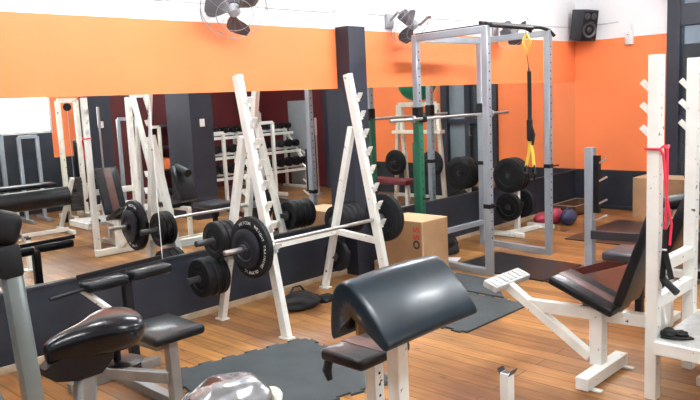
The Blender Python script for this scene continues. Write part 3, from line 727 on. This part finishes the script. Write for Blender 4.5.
# second saddle at the bottom edge
sd = thing('torn_saddle', (-1.60,1.12,0), 'worn silver vinyl seat with torn cream edges at the bottom edge', 'seat')
b = blob('x',(-1.60,1.12,.765),(.25,.28,.13),.5,silvinyl,'','',21,amp=.07); b.build('cover', silvinyl, sd)
b = MB(); R=Matrix.Rotation(.5,3,'Z')
pts=[]
for k in range(28):
    a=2*PI*k/28; p=R@V((.137*math.cos(a),.152*math.sin(a),0)); pts.append((-1.60+p.x,1.12+p.y,.80+.012*math.sin(3*a)))
b.tube(pts,[.016+.006*math.sin(5*k) for k in range(28)],8,closed=True); b.build('foam_edge', cream, sd)
b = MB(); b.cyl((-1.6,1.12,.02),(-1.6,1.12,.80),.028,16); b.lathe((-1.6,1.12,0),(0,0,1),[(0,0),(.08,0),(.08,.02),(.03,.04),(0,.04)],24); b.build('pedestal', gs, sd)

# ------------------------------------------------------------------ incline leg bench, right
ib = thing('leg_bench', (-1.9,3.84,0), 'white bench with tilted striped seat and ribbed foot plate, right foreground', 'bench')
Yc=3.84
b = MB(); b.bar((-1.735,3.54,.045),(-1.735,4.06,.045),.075,.07); 
for yy in (3.60,4.02): b.box((-1.68,yy,.006),(.07,.035,.010),bev=.002)
b.build('base_foot', white, ib)
b = MB(); b.bar((-1.77,3.82,.07),(-1.77,3.82,.40),.075,.075,up=(0,1,0)); b.build('post', white, ib)
b = MB(); b.bar((-2.22,Yc,.345),(-1.452,Yc,.375),.055,.07); b.build('main_beam', white, ib)
b = MB(); b.bar((-2.40,3.84,.46),(-1.82,3.83,.10),.055,.055); b.build('strut', white, ib)
b = MB(); b.box((-2.40,3.87,.465),(.10,.40,.04),Matrix.Rotation(.35,3,'Y'),bev=.004); fp=b.build('foot_plate', grime, ib)
Rr=Matrix.Rotation(.35,3,'Y')
for k in range(7):
    b = MB(); b.box(V((-2.40,3.87,.465))+Rr@V((0,-.168+.056*k,.022)),(.065,.025,.008),Rr,bev=.003); b.build('tread_rib', grime, fp)
sa=math.atan2(.41-.563,.404)
Rs=Matrix.Rotation(-sa,3,'Y')
scn=V((-1.845,3.86,.478))
b = MB(); b.box(scn,(.41,.27,.05),Rs,bev=.016,seg=3); se=b.build('seat', leather, ib)
b = MB(); b.box(scn+Rs@V((0,0,.0255)),(.39,.085,.003),Rs,bev=.001); b.build('seat_stripe', brown, se, label='brown stripe down the seat')
b = MB(); b.bar((-1.85,3.86,.46),(-1.85,3.86,.37),.05,.05); b.build('seat_bracket', dsteel, ib)
d=(V((-1.47,0,1.0))-V((-1.665,0,.44))); ang=math.atan2(d.x,d.z); Rb=Matrix.Rotation(ang,3,'Y'); bc=V((-1.540,3.87,.715))
b = MB(); b.box(bc,(.055,.27,.56),Rb,bev=.016,seg=3); bp_=b.build('backrest', leather, ib)
b = MB(); b.box(bc+Rb@V((-.028,0,0)),(.003,.09,.53),Rb,bev=.001); b.build('back_stripe', brown, bp_, label='brown stripe down the backrest')
b = MB(); b.bar((-1.50,3.86,.72),(-1.42,3.86,.36),.035,.035); b.build('back_support', white, ib)

# ------------------------------------------------------------------ right-hand white rack with platform
rr = thing('bench_press_rack', (-1.4,4.0,0), 'tall white rack at the right edge with angled bar hooks and a low platform', 'squat rack')
XR=-1.415
Y1,Y2=3.70,4.24
for y in (Y1,Y2):
    b = MB(); b.bar((XR,y,0),(XR,y,1.80 if y==Y1 else 1.79),.062,.062,up=(0,1,0)); b.mi=1
    for k in range(16): b.cyl((XR+.0315,y-.012,.2+.1*k),(XR+.0325,y-.012,.2+.1*k),.004,6)
    b.build('upright', [white, dsteel], rr)
    for k in range(3):
        z=1.66-.115*k
        b = MB(); b.bar((XR-.02,y,z-.04),(XR-.072,y,z+.012),.030,.010,up=(0,1,0),bev=0); b.bar((XR-.02,y,z-.035),(XR-.04,y,z-.01),.012,.03,up=(0,1,0)); b.build('hook', white, rr)
for za in (.70,.52):
    b = MB(); b.bar((XR,Y1,za),(XR,Y2,za+.0),.05,.065); b.build('rail', white, rr)
b = MB(); b.bb(XR+.03,-.85,Y1-.06,Y2+.05,.30,.34,.004); b.build('platform', grime, rr, smooth=False, label='worn grey platform top')
b = MB(); b.bar((XR+.032,Y1-.06,.305),(-.85,Y1-.06,.305),.045,.068); b.build('platform_edge', white, rr)
b = MB(); b.bar((XR-.03,Y2+.058,.305),(-.85,Y2+.058,.305),.045,.068); b.build('platform_edge', white, rr)
for y in (Y1+.42,):
    b = MB(); b.bar((-1.27,y,.03),(-1.27,y,.31),.05,.05,up=(0,1,0)); b.bar((-1.29,y-.1,.025),(-.85,y-.1,.025),.05,.05); b.bar((-.87,y,.0),(-.87,y,.31),.05,.05,up=(0,1,0)); b.build('platform_leg', white, rr)
# red band + black handle
bd = thing('resistance_band', (XR,3.72,1.2), 'red rubber band looped over the right-hand white upright, ending in a black handle', 'resistance band')
b = MB()
xx=XR; yy=Y1; 
b.tube([(xx-.036,yy-.036,1.33),(xx+.036,yy-.036,1.33),(xx+.05,yy-.034,1.345),(xx+.066,yy-.02,1.33),(xx+.06,yy+.0,1.22),(xx+.062,yy-.01,1.05),(xx+.056,yy-.01,.90)],.0068,8)
b.tube([(xx+.036,yy-.036,1.33),(xx+.055,yy-.04,1.30),(xx+.064,yy-.02,1.1),(xx+.085,yy-.0,.95),(xx+.082,yy-.01,.84)],.0068,8)
b.tube([(xx-.036,yy-.036,1.33),(xx-.038,yy+.036,1.335),(xx+.036,yy+.038,1.34),(xx+.062,yy+.01,1.345),(xx+.066,yy-.02,1.33)],.0068,8)
b.build('band', redm, bd)
b = MB(); b.tube([(xx+.058,yy-.01,.92),(xx+.055,yy-.01,.80)],.013,8); b.tube([(xx+.056,yy-.01,.80),(xx+.044,yy+.0,.66),(xx+.060,yy+.0,.62)],.01,flat=(.028,.005,(.7,-.7,0))); b.tube([(xx+.060,yy-.01,.80),(xx+.09,yy-.0,.66)],.01,flat=(.028,.005,(.7,-.7,0))); b.build('strap', webbing, bd)
b = MB(); b.cyl((xx+.035,yy+.02,.655),(xx+.125,yy-.02,.60),.019,14); b.build('handle', black, bd)
b = MB(); b.tube([(xx+.045,yy-.02,.815),(xx+.072,yy-.02,.815)],.006,8); b.build('clip', steel, bd)
wr = thing('wrist_wrap', (-1.31,3.75,.34), 'black cloth wrist wrap lying on the white rack platform', 'wrist wrap')
bb_=blob('x',(-1.35,3.74,.341),(.08,.10,.045),.3,clothbl,'','',31); bb_.build('roll',clothbl,wr)
bb_=blob('x',(-1.30,3.77,.341),(.08,.08,.035),.3,clothbl,'','',33); bb_.build('roll',clothbl,wr)
b = MB(); b.tube([(-1.37,3.70,.347),(-1.32,3.70,.349),(-1.27,3.73,.347),(-1.24,3.77,.346)],.01,flat=(.03,.008,(0,0,1))); b.build('strap',webbing,wr)

# short capped post at the bottom edge
sp_ = thing('support_post', (-1.753,2.814,0), 'short white post with an open notched top, standing at the bottom edge', 'post')
b = MB(); b.bar((-1.753,2.814,0),(-1.753,2.814,.34),.05,.05,up=(0,1,0)); b.box((-1.753,2.814,.008),(.14,.14,.016)); b.build('tube', white, sp_)
b = MB(); b.bar((-1.775,2.814,.33),(-1.79,2.814,.358),.004,.05,up=(0,1,0),bev=0); b.bar((-1.731,2.814,.33),(-1.712,2.814,.362),.004,.05,up=(0,1,0),bev=0); b.box((-1.753,2.814,.341),(.035,.035,.002)); b.build('notch_plate', dsteel, sp_)

# ------------------------------------------------------------------ bench station behind (silver upright, black pads)
bs = thing('bench_press', (-2.6,5.9,0), 'bench press station with a silver-grey upright and black seat, behind the white rack', 'bench')
b = MB(); b.bar((-2.88,6.04,0),(-2.88,6.04,1.13),.075,.075,up=(0,1,0)); ur=b.build('upright', silver, bs)
b = MB()
b.bb(-2.842,-2.79,6.02,6.06,.55,1.06)
b.build('hook_plate', black, bs)
for z in (1.02,.86,.66,.52):
    b = MB(); b.tube([(-2.84,6.03,z-.04),(-2.80,6.03,z-.03),(-2.72,6.03,z+.015)],.009,8); b.build('hook', steel, bs)
b = MB(); b.bar((-2.84,5.98,.36),(-2.0,6.12,.36),.05,.075); b.build('cross_beam', mat('charcoal_paint',(.03,.028,.033),.35), bs)
b = MB(); b.bar((-2.75,5.55,.12),(-2.15,5.25,.37),.05,.06); b.build('brace', darkred, bs)
b = MB(); b.box((-2.06,5.12,.43),(.42,.36,.07),bev=.02,seg=3); b.build('seat', mat('grey_vinyl',(.035,.035,.045),.35), bs)
b = MB(); b.bar((-2.06,5.12,.0),(-2.06,5.12,.40),.05,.05,up=(0,1,0)); b.build('seat_post', black, bs)
b = MB(); b.bar((-2.03,5.4,.03),(-2.0,6.12,.03),.05); b.bar((-2.0,6.12,.0),(-2.0,6.12,.36),.05,.05,up=(0,1,0)); b.build('base_frame', black, bs)
# cream bent tube end
b = MB(); b.tube([(-2.20,6.0,.50),(-2.10,5.95,.56),(-1.98,5.9,.56)],.035,10); b.build('pad_tube', cream, bs)
ab = thing('incline_bench', (-1.72,4.95,0), 'black-padded incline bench half hidden behind the right-hand white rack', 'bench')
b = MB(); b.cyl((-1.90,4.88,.835),(-1.62,4.90,.90),.05,20); b.build('roller_pad', leather, ab)
b = MB(); b.box((-1.715,4.93,.70),(.085,.24,.46),Matrix.Rotation(math.atan2(.15,.34),3,'Y'),bev=.015,seg=2); b.build('back_pad', leather, ab)
b = MB(); b.box((-1.45,4.93,.42),(.36,.28,.06),bev=.018,seg=2); b.build('seat', leather, ab)
b = MB(); b.bar((-1.80,4.93,.38),(-1.2,4.93,.38),.05,.05); b.bar((-1.78,4.93,0),(-1.78,4.93,.38),.05,.05,up=(0,1,0)); b.bar((-1.25,4.93,0),(-1.25,4.93,.38),.05,.05,up=(0,1,0)); b.bar((-1.8,4.7,.025),(-1.8,5.15,.025),.05); b.build('frame', white, ab)

# ------------------------------------------------------------------ things seen only in the mirror
# A-frame plate rack with a green ball
af = thing('a_frame_rack', (-2.45,8.8,0), 'cream A-frame plate rack holding the green ball, seen in the mirror', 'plate rack')
for x in (-2.06,-2.78):
    for s in (-1,1):
        b = MB(); b.bar((x+.10*s*1.3,8.8,0),(x+.02*s,8.8,1.52),.06,.05,up=(0,1,0)); b.build('leg', cream, af)
b = MB(); b.bar((-2.06,8.8,1.52),(-2.78,8.8,1.52),.07,.07); b.build('top_bar', cream, af)
b = MB(); b.bar((-2.0,8.72,1.10),(-2.95,8.72,1.10),.12,.05); b.build('shelf', cream, af)
b = MB(); b.bar((-1.95,8.8,.09),(-2.9,8.8,.09),.05,.05); b.build('foot_bar', cream, af)
for x in (-2.06,-2.78):
    b = MB(); b.cyl((x,8.8,.62),(x,8.55,.62),.017,12); b.build('peg', dsteel, af)
q=plate((-2.06,8.66,.62),.2,.06,'black plate on the A-frame rack, seen in the mirror behind the green post')
plate_copy(q,(-2.78,8.66,.62),'black plate on the A-frame rack leg nearest the door, seen in the mirror')
b = MB(); b.sphere((-2.43,8.8,1.57+.305),.31); tag(b.build('exercise_ball',greenb),'large green exercise ball on the A-frame rack, seen in the mirror','exercise ball')
mb_=thing('flat_bench',(-2.1,8.2,0),'low maroon padded bench, seen in the mirror below the A-frame rack','bench')
b = MB(); b.box((-2.25,8.15,.40),(1.1,.28,.08),bev=.02); b.build('pad', maroonv, mb_)
for x in (-2.7,-1.8):
    b = MB(); b.bar((x,8.15,0),(x,8.15,.36),.05,.05,up=(0,1,0)); b.bar((x,8.0,.025),(x,8.3,.025),.05); b.build('leg', white, mb_)
# dumbbell rack
dr = thing('dumbbell_rack', (1.05,8.2,0), 'white three-tier dumbbell rack by the dark red wall, seen in the mirror', 'dumbbell rack')
tiers=[(.95,.42),(.85,.78),(.95,1.12)]
tiers=[(.80,.40),(1.0,.74),(1.2,1.08)]
for y in (6.75,7.95,9.15):
    b = MB(); b.bar((.70,y,0),(.70,y,.45),.05,.05,up=(0,1,0)); b.bar((1.3,y,0),(1.3,y,1.15),.05,.05,up=(0,1,0)); b.bar((.66,y,.40),(1.32,y,1.14),.05,.05); b.bar((.62,y,.03),(1.4,y,.03),.05,.05); b.build('side_frame', white, dr)
for x,z in tiers:
    b = MB(); b.bar((x-.09,6.7,z-.02),(x-.09,9.2,z-.02),.03,.05); b.bar((x+.09,6.7,z+.04),(x+.09,9.2,z+.04),.03,.05); b.build('shelf', white, dr)
def dumbbell(c, r, label, group):
    c=V(c); root=thing('dumbbell', tuple(c), label, 'dumbbell', group)
    b = MB(); b.cyl(c+V((-.07,0,0)),c+V((.07,0,0)),.014,10); b.build('grip', steel, root)
    for s in (-1,1):
        b = MB(); b.lathe(c,(s,0,0),[(0,.055),(r,.055),(r*1.03,.07),(r*1.03,.13),(r,.145),(0,.145)],14); b.build('head', rubber, root)
    return root
names=['bottom','middle','top']
for i,(x,z) in enumerate(tiers):
    r=(.075,.065,.055)[i]
    first=None
    for k in range(13):
        y=6.85+k*.185
        lab='black dumbbell on the '+names[i]+' tier of the mirrored dumbbell rack'
        c=(x,y,z+.068+r)
        if first is None: first=dumbbell(c,r,lab,'dumbbells on the '+names[i]+' tier')
        else: plate_copy(first,c,lab,'dumbbells on the '+names[i]+' tier')
# plain white stand and slim posts
def uframe(name,x,y0,y1,h,w,m,label,cat,base=True):
    r=thing(name,(x,(y0+y1)/2,0),label,cat)
    for y in (y0,y1):
        b=MB(); b.bar((x,y,0),(x,y,h),w,w,up=(0,1,0)); b.build('post',m,r)
        if base: b=MB(); b.bar((x-.3,y,.03),(x+.3,y,.03),w,w); b.build('foot',m,r)
    b=MB(); b.bar((x,y0,h),(x,y1,h),w,w); b.build('top_bar',m,r)
    return r
f1=uframe('cable_machine',1.5,4.52,4.80,1.82,.065,cream,'cream upright cable machine frame, seen in the mirror beside the navy column','cable machine')
b=MB()
for k in range(10): b.bb(1.43,1.57,4.57,4.75,.12+.052*k,.165+.052*k,.004)
b.build('weight_stack',dsteel,f1)
b=MB(); b.cyl((1.5,4.66,.6),(1.5,4.66,1.8),.006,8); b.build('cable',steel,f1)
b=MB(); b.lathe((1.5,4.66,1.72),(1,0,0),[(0,-.015),(.06,-.015),(.05,0),(.06,.015),(0,.015)],20); b.build('pulley',black,f1)
b=MB(); b.box((1.2,4.36,.48),(.3,.3,.07),bev=.02); b.bar((1.2,4.36,0),(1.2,4.36,.45),.05,.05,up=(0,1,0)); b.bar((1.2,4.36,.1),(1.5,4.52,.1),.05); b.build('seat',leather,f1)
uframe('machine_frame',1.75,3.98,4.25,1.3,.05,silver,'grey machine frame at the far left of the mirror, beside the navy wall','machine frame')
uframe('machine_frame',.95,5.2,5.5,1.5,.05,silver,'slim grey frame seen in the mirror just right of the navy column','machine frame')
f3=uframe('machine_frame',1.7,7.0,7.3,1.3,.045,silver,'grey frame before the dark red wall, seen in the mirror','machine frame')
f4=uframe('machine_frame',2.2,8.9,9.25,1.45,.07,cream,'small cream upright frame behind the dumbbell rack, seen in the mirror','machine frame')
b=MB(); b.bb(1.45,1.62,6.3,6.75,.9,1.5,.01); tag(b.build('storage_locker',mat('orange_door_paint',(.55,.15,.05),.5)),'orange board in the mirror behind the leaning rack','board') if False else b.bm.free()
for (x,y,h,lab) in ((.35,6.7,1.62,'slim silver bar standing upright at the navy column edge, in the mirror'),(-.2,8.6,1.35,'slim pale post standing before the grey wall column, seen in the mirror'),(.72,4.8,1.7,'slim silver guide rod beside the leaning rack, seen in the mirror')):
    b=MB(); b.cyl((x,y,0),(x,y,h),.014,10); b.cyl((x,y,0),(x,y,.03),.09,20); b.cyl((x,y,h-.3),(x,y,h),.022,12); tag(b.build('upright_bar',steel),lab,'bar')
uframe('machine_frame',2.15,3.65,3.85,1.35,.06,silver,'grey uprights at the far left of the mirror, under the bright window','machine frame')
uframe('machine_frame',.6,5.75,6.0,1.35,.045,cream,'cream frame between the navy column and the leaning uprights, in the mirror','machine frame')
uframe('machine_frame',.1,6.5,6.85,1.2,.05,white,'low white frame at the right edge of the navy column, in the mirror','machine frame')
uframe('machine_frame',.5,7.9,8.2,1.3,.055,white,'white frame standing before the dumbbell rack, seen in the mirror','machine frame')
g=thing('leg_machine',(1.75,5.1,0),'dark padded machine on white triangular feet, seen low in the mirror','machine')
b=MB(); b.box((1.90,4.98,.75),(.2,.2,.9),bev=.03); b.box((1.80,5.15,.52),(.3,.4,.09),bev=.03); b.build('pads',leather,g)
for y in (4.95,5.25):
    b=MB(); b.bar((1.40,y,.03),(2.0,y,.03),.05); b.bar((1.45,y,.03),(1.7,y,.5),.05); b.bar((1.95,y,.03),(1.7,y,.5),.05); b.build('foot_frame',white,g)
gb=thing('storage_shelf',(2.3,7.0,0),'dark shelf unit by the dark red wall, seen in the mirror behind the leaning uprights','shelf')
for z in (.1,.5,.9,1.3):
    b=MB(); b.bb(2.1,2.5,6.5,7.4,z,z+.03); b.build('shelf_board',dsteel,gb)
for x in (2.12,2.48):
    for y in (6.52,7.38):
        b=MB(); b.bb(x-.02,x+.02,y-.02,y+.02,0,1.5); b.build('shelf_post',silver,gb)
b=MB(); b.bb(2.1,2.5,6.75,7.2,.53,.72,.02); tag(b.build('storage_box',orange),'orange box on the dark shelf unit, seen in the mirror','box')
for (x,y,z,lab) in ((-.625,5.99,1.35,'small white switch plate on the navy column facing the mirror'),(2.345,5.55,1.35,'small white switch plate on the far navy column, seen in the mirror')):
    b=MB(); b.bb(x-.005,x+.005,y-.04,y+.04,z,z+.11,.002); tag(b.build('light_switch',whitep),lab,'switch')
# reflected flat bench in the left foreground of the mirror (behind the camera side)
fb2=thing('roller_bench',(-1.3,2.0,0),'x','bench'); bpy.data.objects.remove(fb2)
ob=thing('ab_bench',(.3,3.6,0),'black cylindrical pad bench seen in the mirror at the far left','bench')
b=MB(); b.cyl((.25,3.0,.50),(.15,4.02,.52),.13,24); b.build('roller_pad',leather,ob)
b=MB(); b.box((.58,3.5,.66),(.24,1.0,.06),bev=.02); b.build('bench_pad',leather,ob)
b=MB(); b.bar((.55,4.02,0),(.2,4.12,.75),.05,.05,up=(0,1,0)); b.bar((.2,3.35,0),(.2,3.35,.4),.05,.05,up=(0,1,0)); b.bar((.0,4.0,.03),(.6,4.0,.03),.05); b.bar((.2,3.3,.06),(.2,4.0,.06),.05); b.bar((.2,3.35,.36),(.58,3.35,.62),.05); b.build('frame',white,ob)
b=MB(); b.lathe((.95,4.86,.13),(.3,-1,0),[(.02,-.02),(.13,-.02),(.13,.02),(.02,.02),(.02,-.02)],4); tag(b.build('floor_sign',whitep),'small white square block on the floor, seen in the mirror','block')

# ------------------------------------------------------------------ lights: fluorescent fittings on the ceiling
tube_m = emit_mat('fluorescent_tube',(.93,.97,1),34)
def light(x,y,label,l=1.2):
    r=thing('ceiling_light',(x,y,CZ-.1),label,'ceiling light','fluorescent ceiling lights')
    b=MB(); b.bb(x-.1,x+.1,y-l/2-.03,y+l/2+.03,CZ-.05,CZ-.0,.005); b.build('housing',whitep,r)
    for s in (-.055,.055):
        b=MB(); b.cyl((x+s,y-l/2,CZ-.075),(x+s,y+l/2,CZ-.075),.016,12); b.build('tube',tube_m,r)
k=0
for x in (-3.2,-.3):
    for y in (.2,2.7,5.2,7.7):
        light(x,y,'twin-tube fluorescent light on the white ceiling')
w = bpy.data.worlds.new('World'); bpy.context.scene.world = w; w.use_nodes = True
w.node_tree.nodes['Background'].inputs[0].default_value=(.80,.86,.95,1); w.node_tree.nodes['Background'].inputs[1].default_value=.17

# ------------------------------------------------------------------ camera
cam = bpy.data.cameras.new('camera'); co = bpy.data.objects.new('camera', cam); COL.objects.link(co)
R = ((0.72097132,0.06437276,-0.68996848),(0.69149851,-0.13157268,0.71029461),(-0.04505738,-0.98921422,-0.1393738))
# columns: image right, image down, forward
M = Matrix(((R[0][0],-R[0][1],-R[0][2],0),(R[1][0],-R[1][1],-R[1][2],0),(R[2][0],-R[2][1],-R[2][2],1.65),(0,0,0,1)))
co.matrix_world = M
cam.sensor_width=36; cam.lens=718/700*36; cam.clip_start=.05; cam.clip_end=100
sc_ = bpy.context.scene; sc_.camera = co
sc_.view_settings.view_transform='Standard'; sc_.view_settings.look='None'; sc_.view_settings.exposure=1.92; sc_.view_settings.gamma=1
sc_.cycles.max_bounces=10; sc_.cycles.glossy_bounces=5
sc_.cycles.use_denoising=True
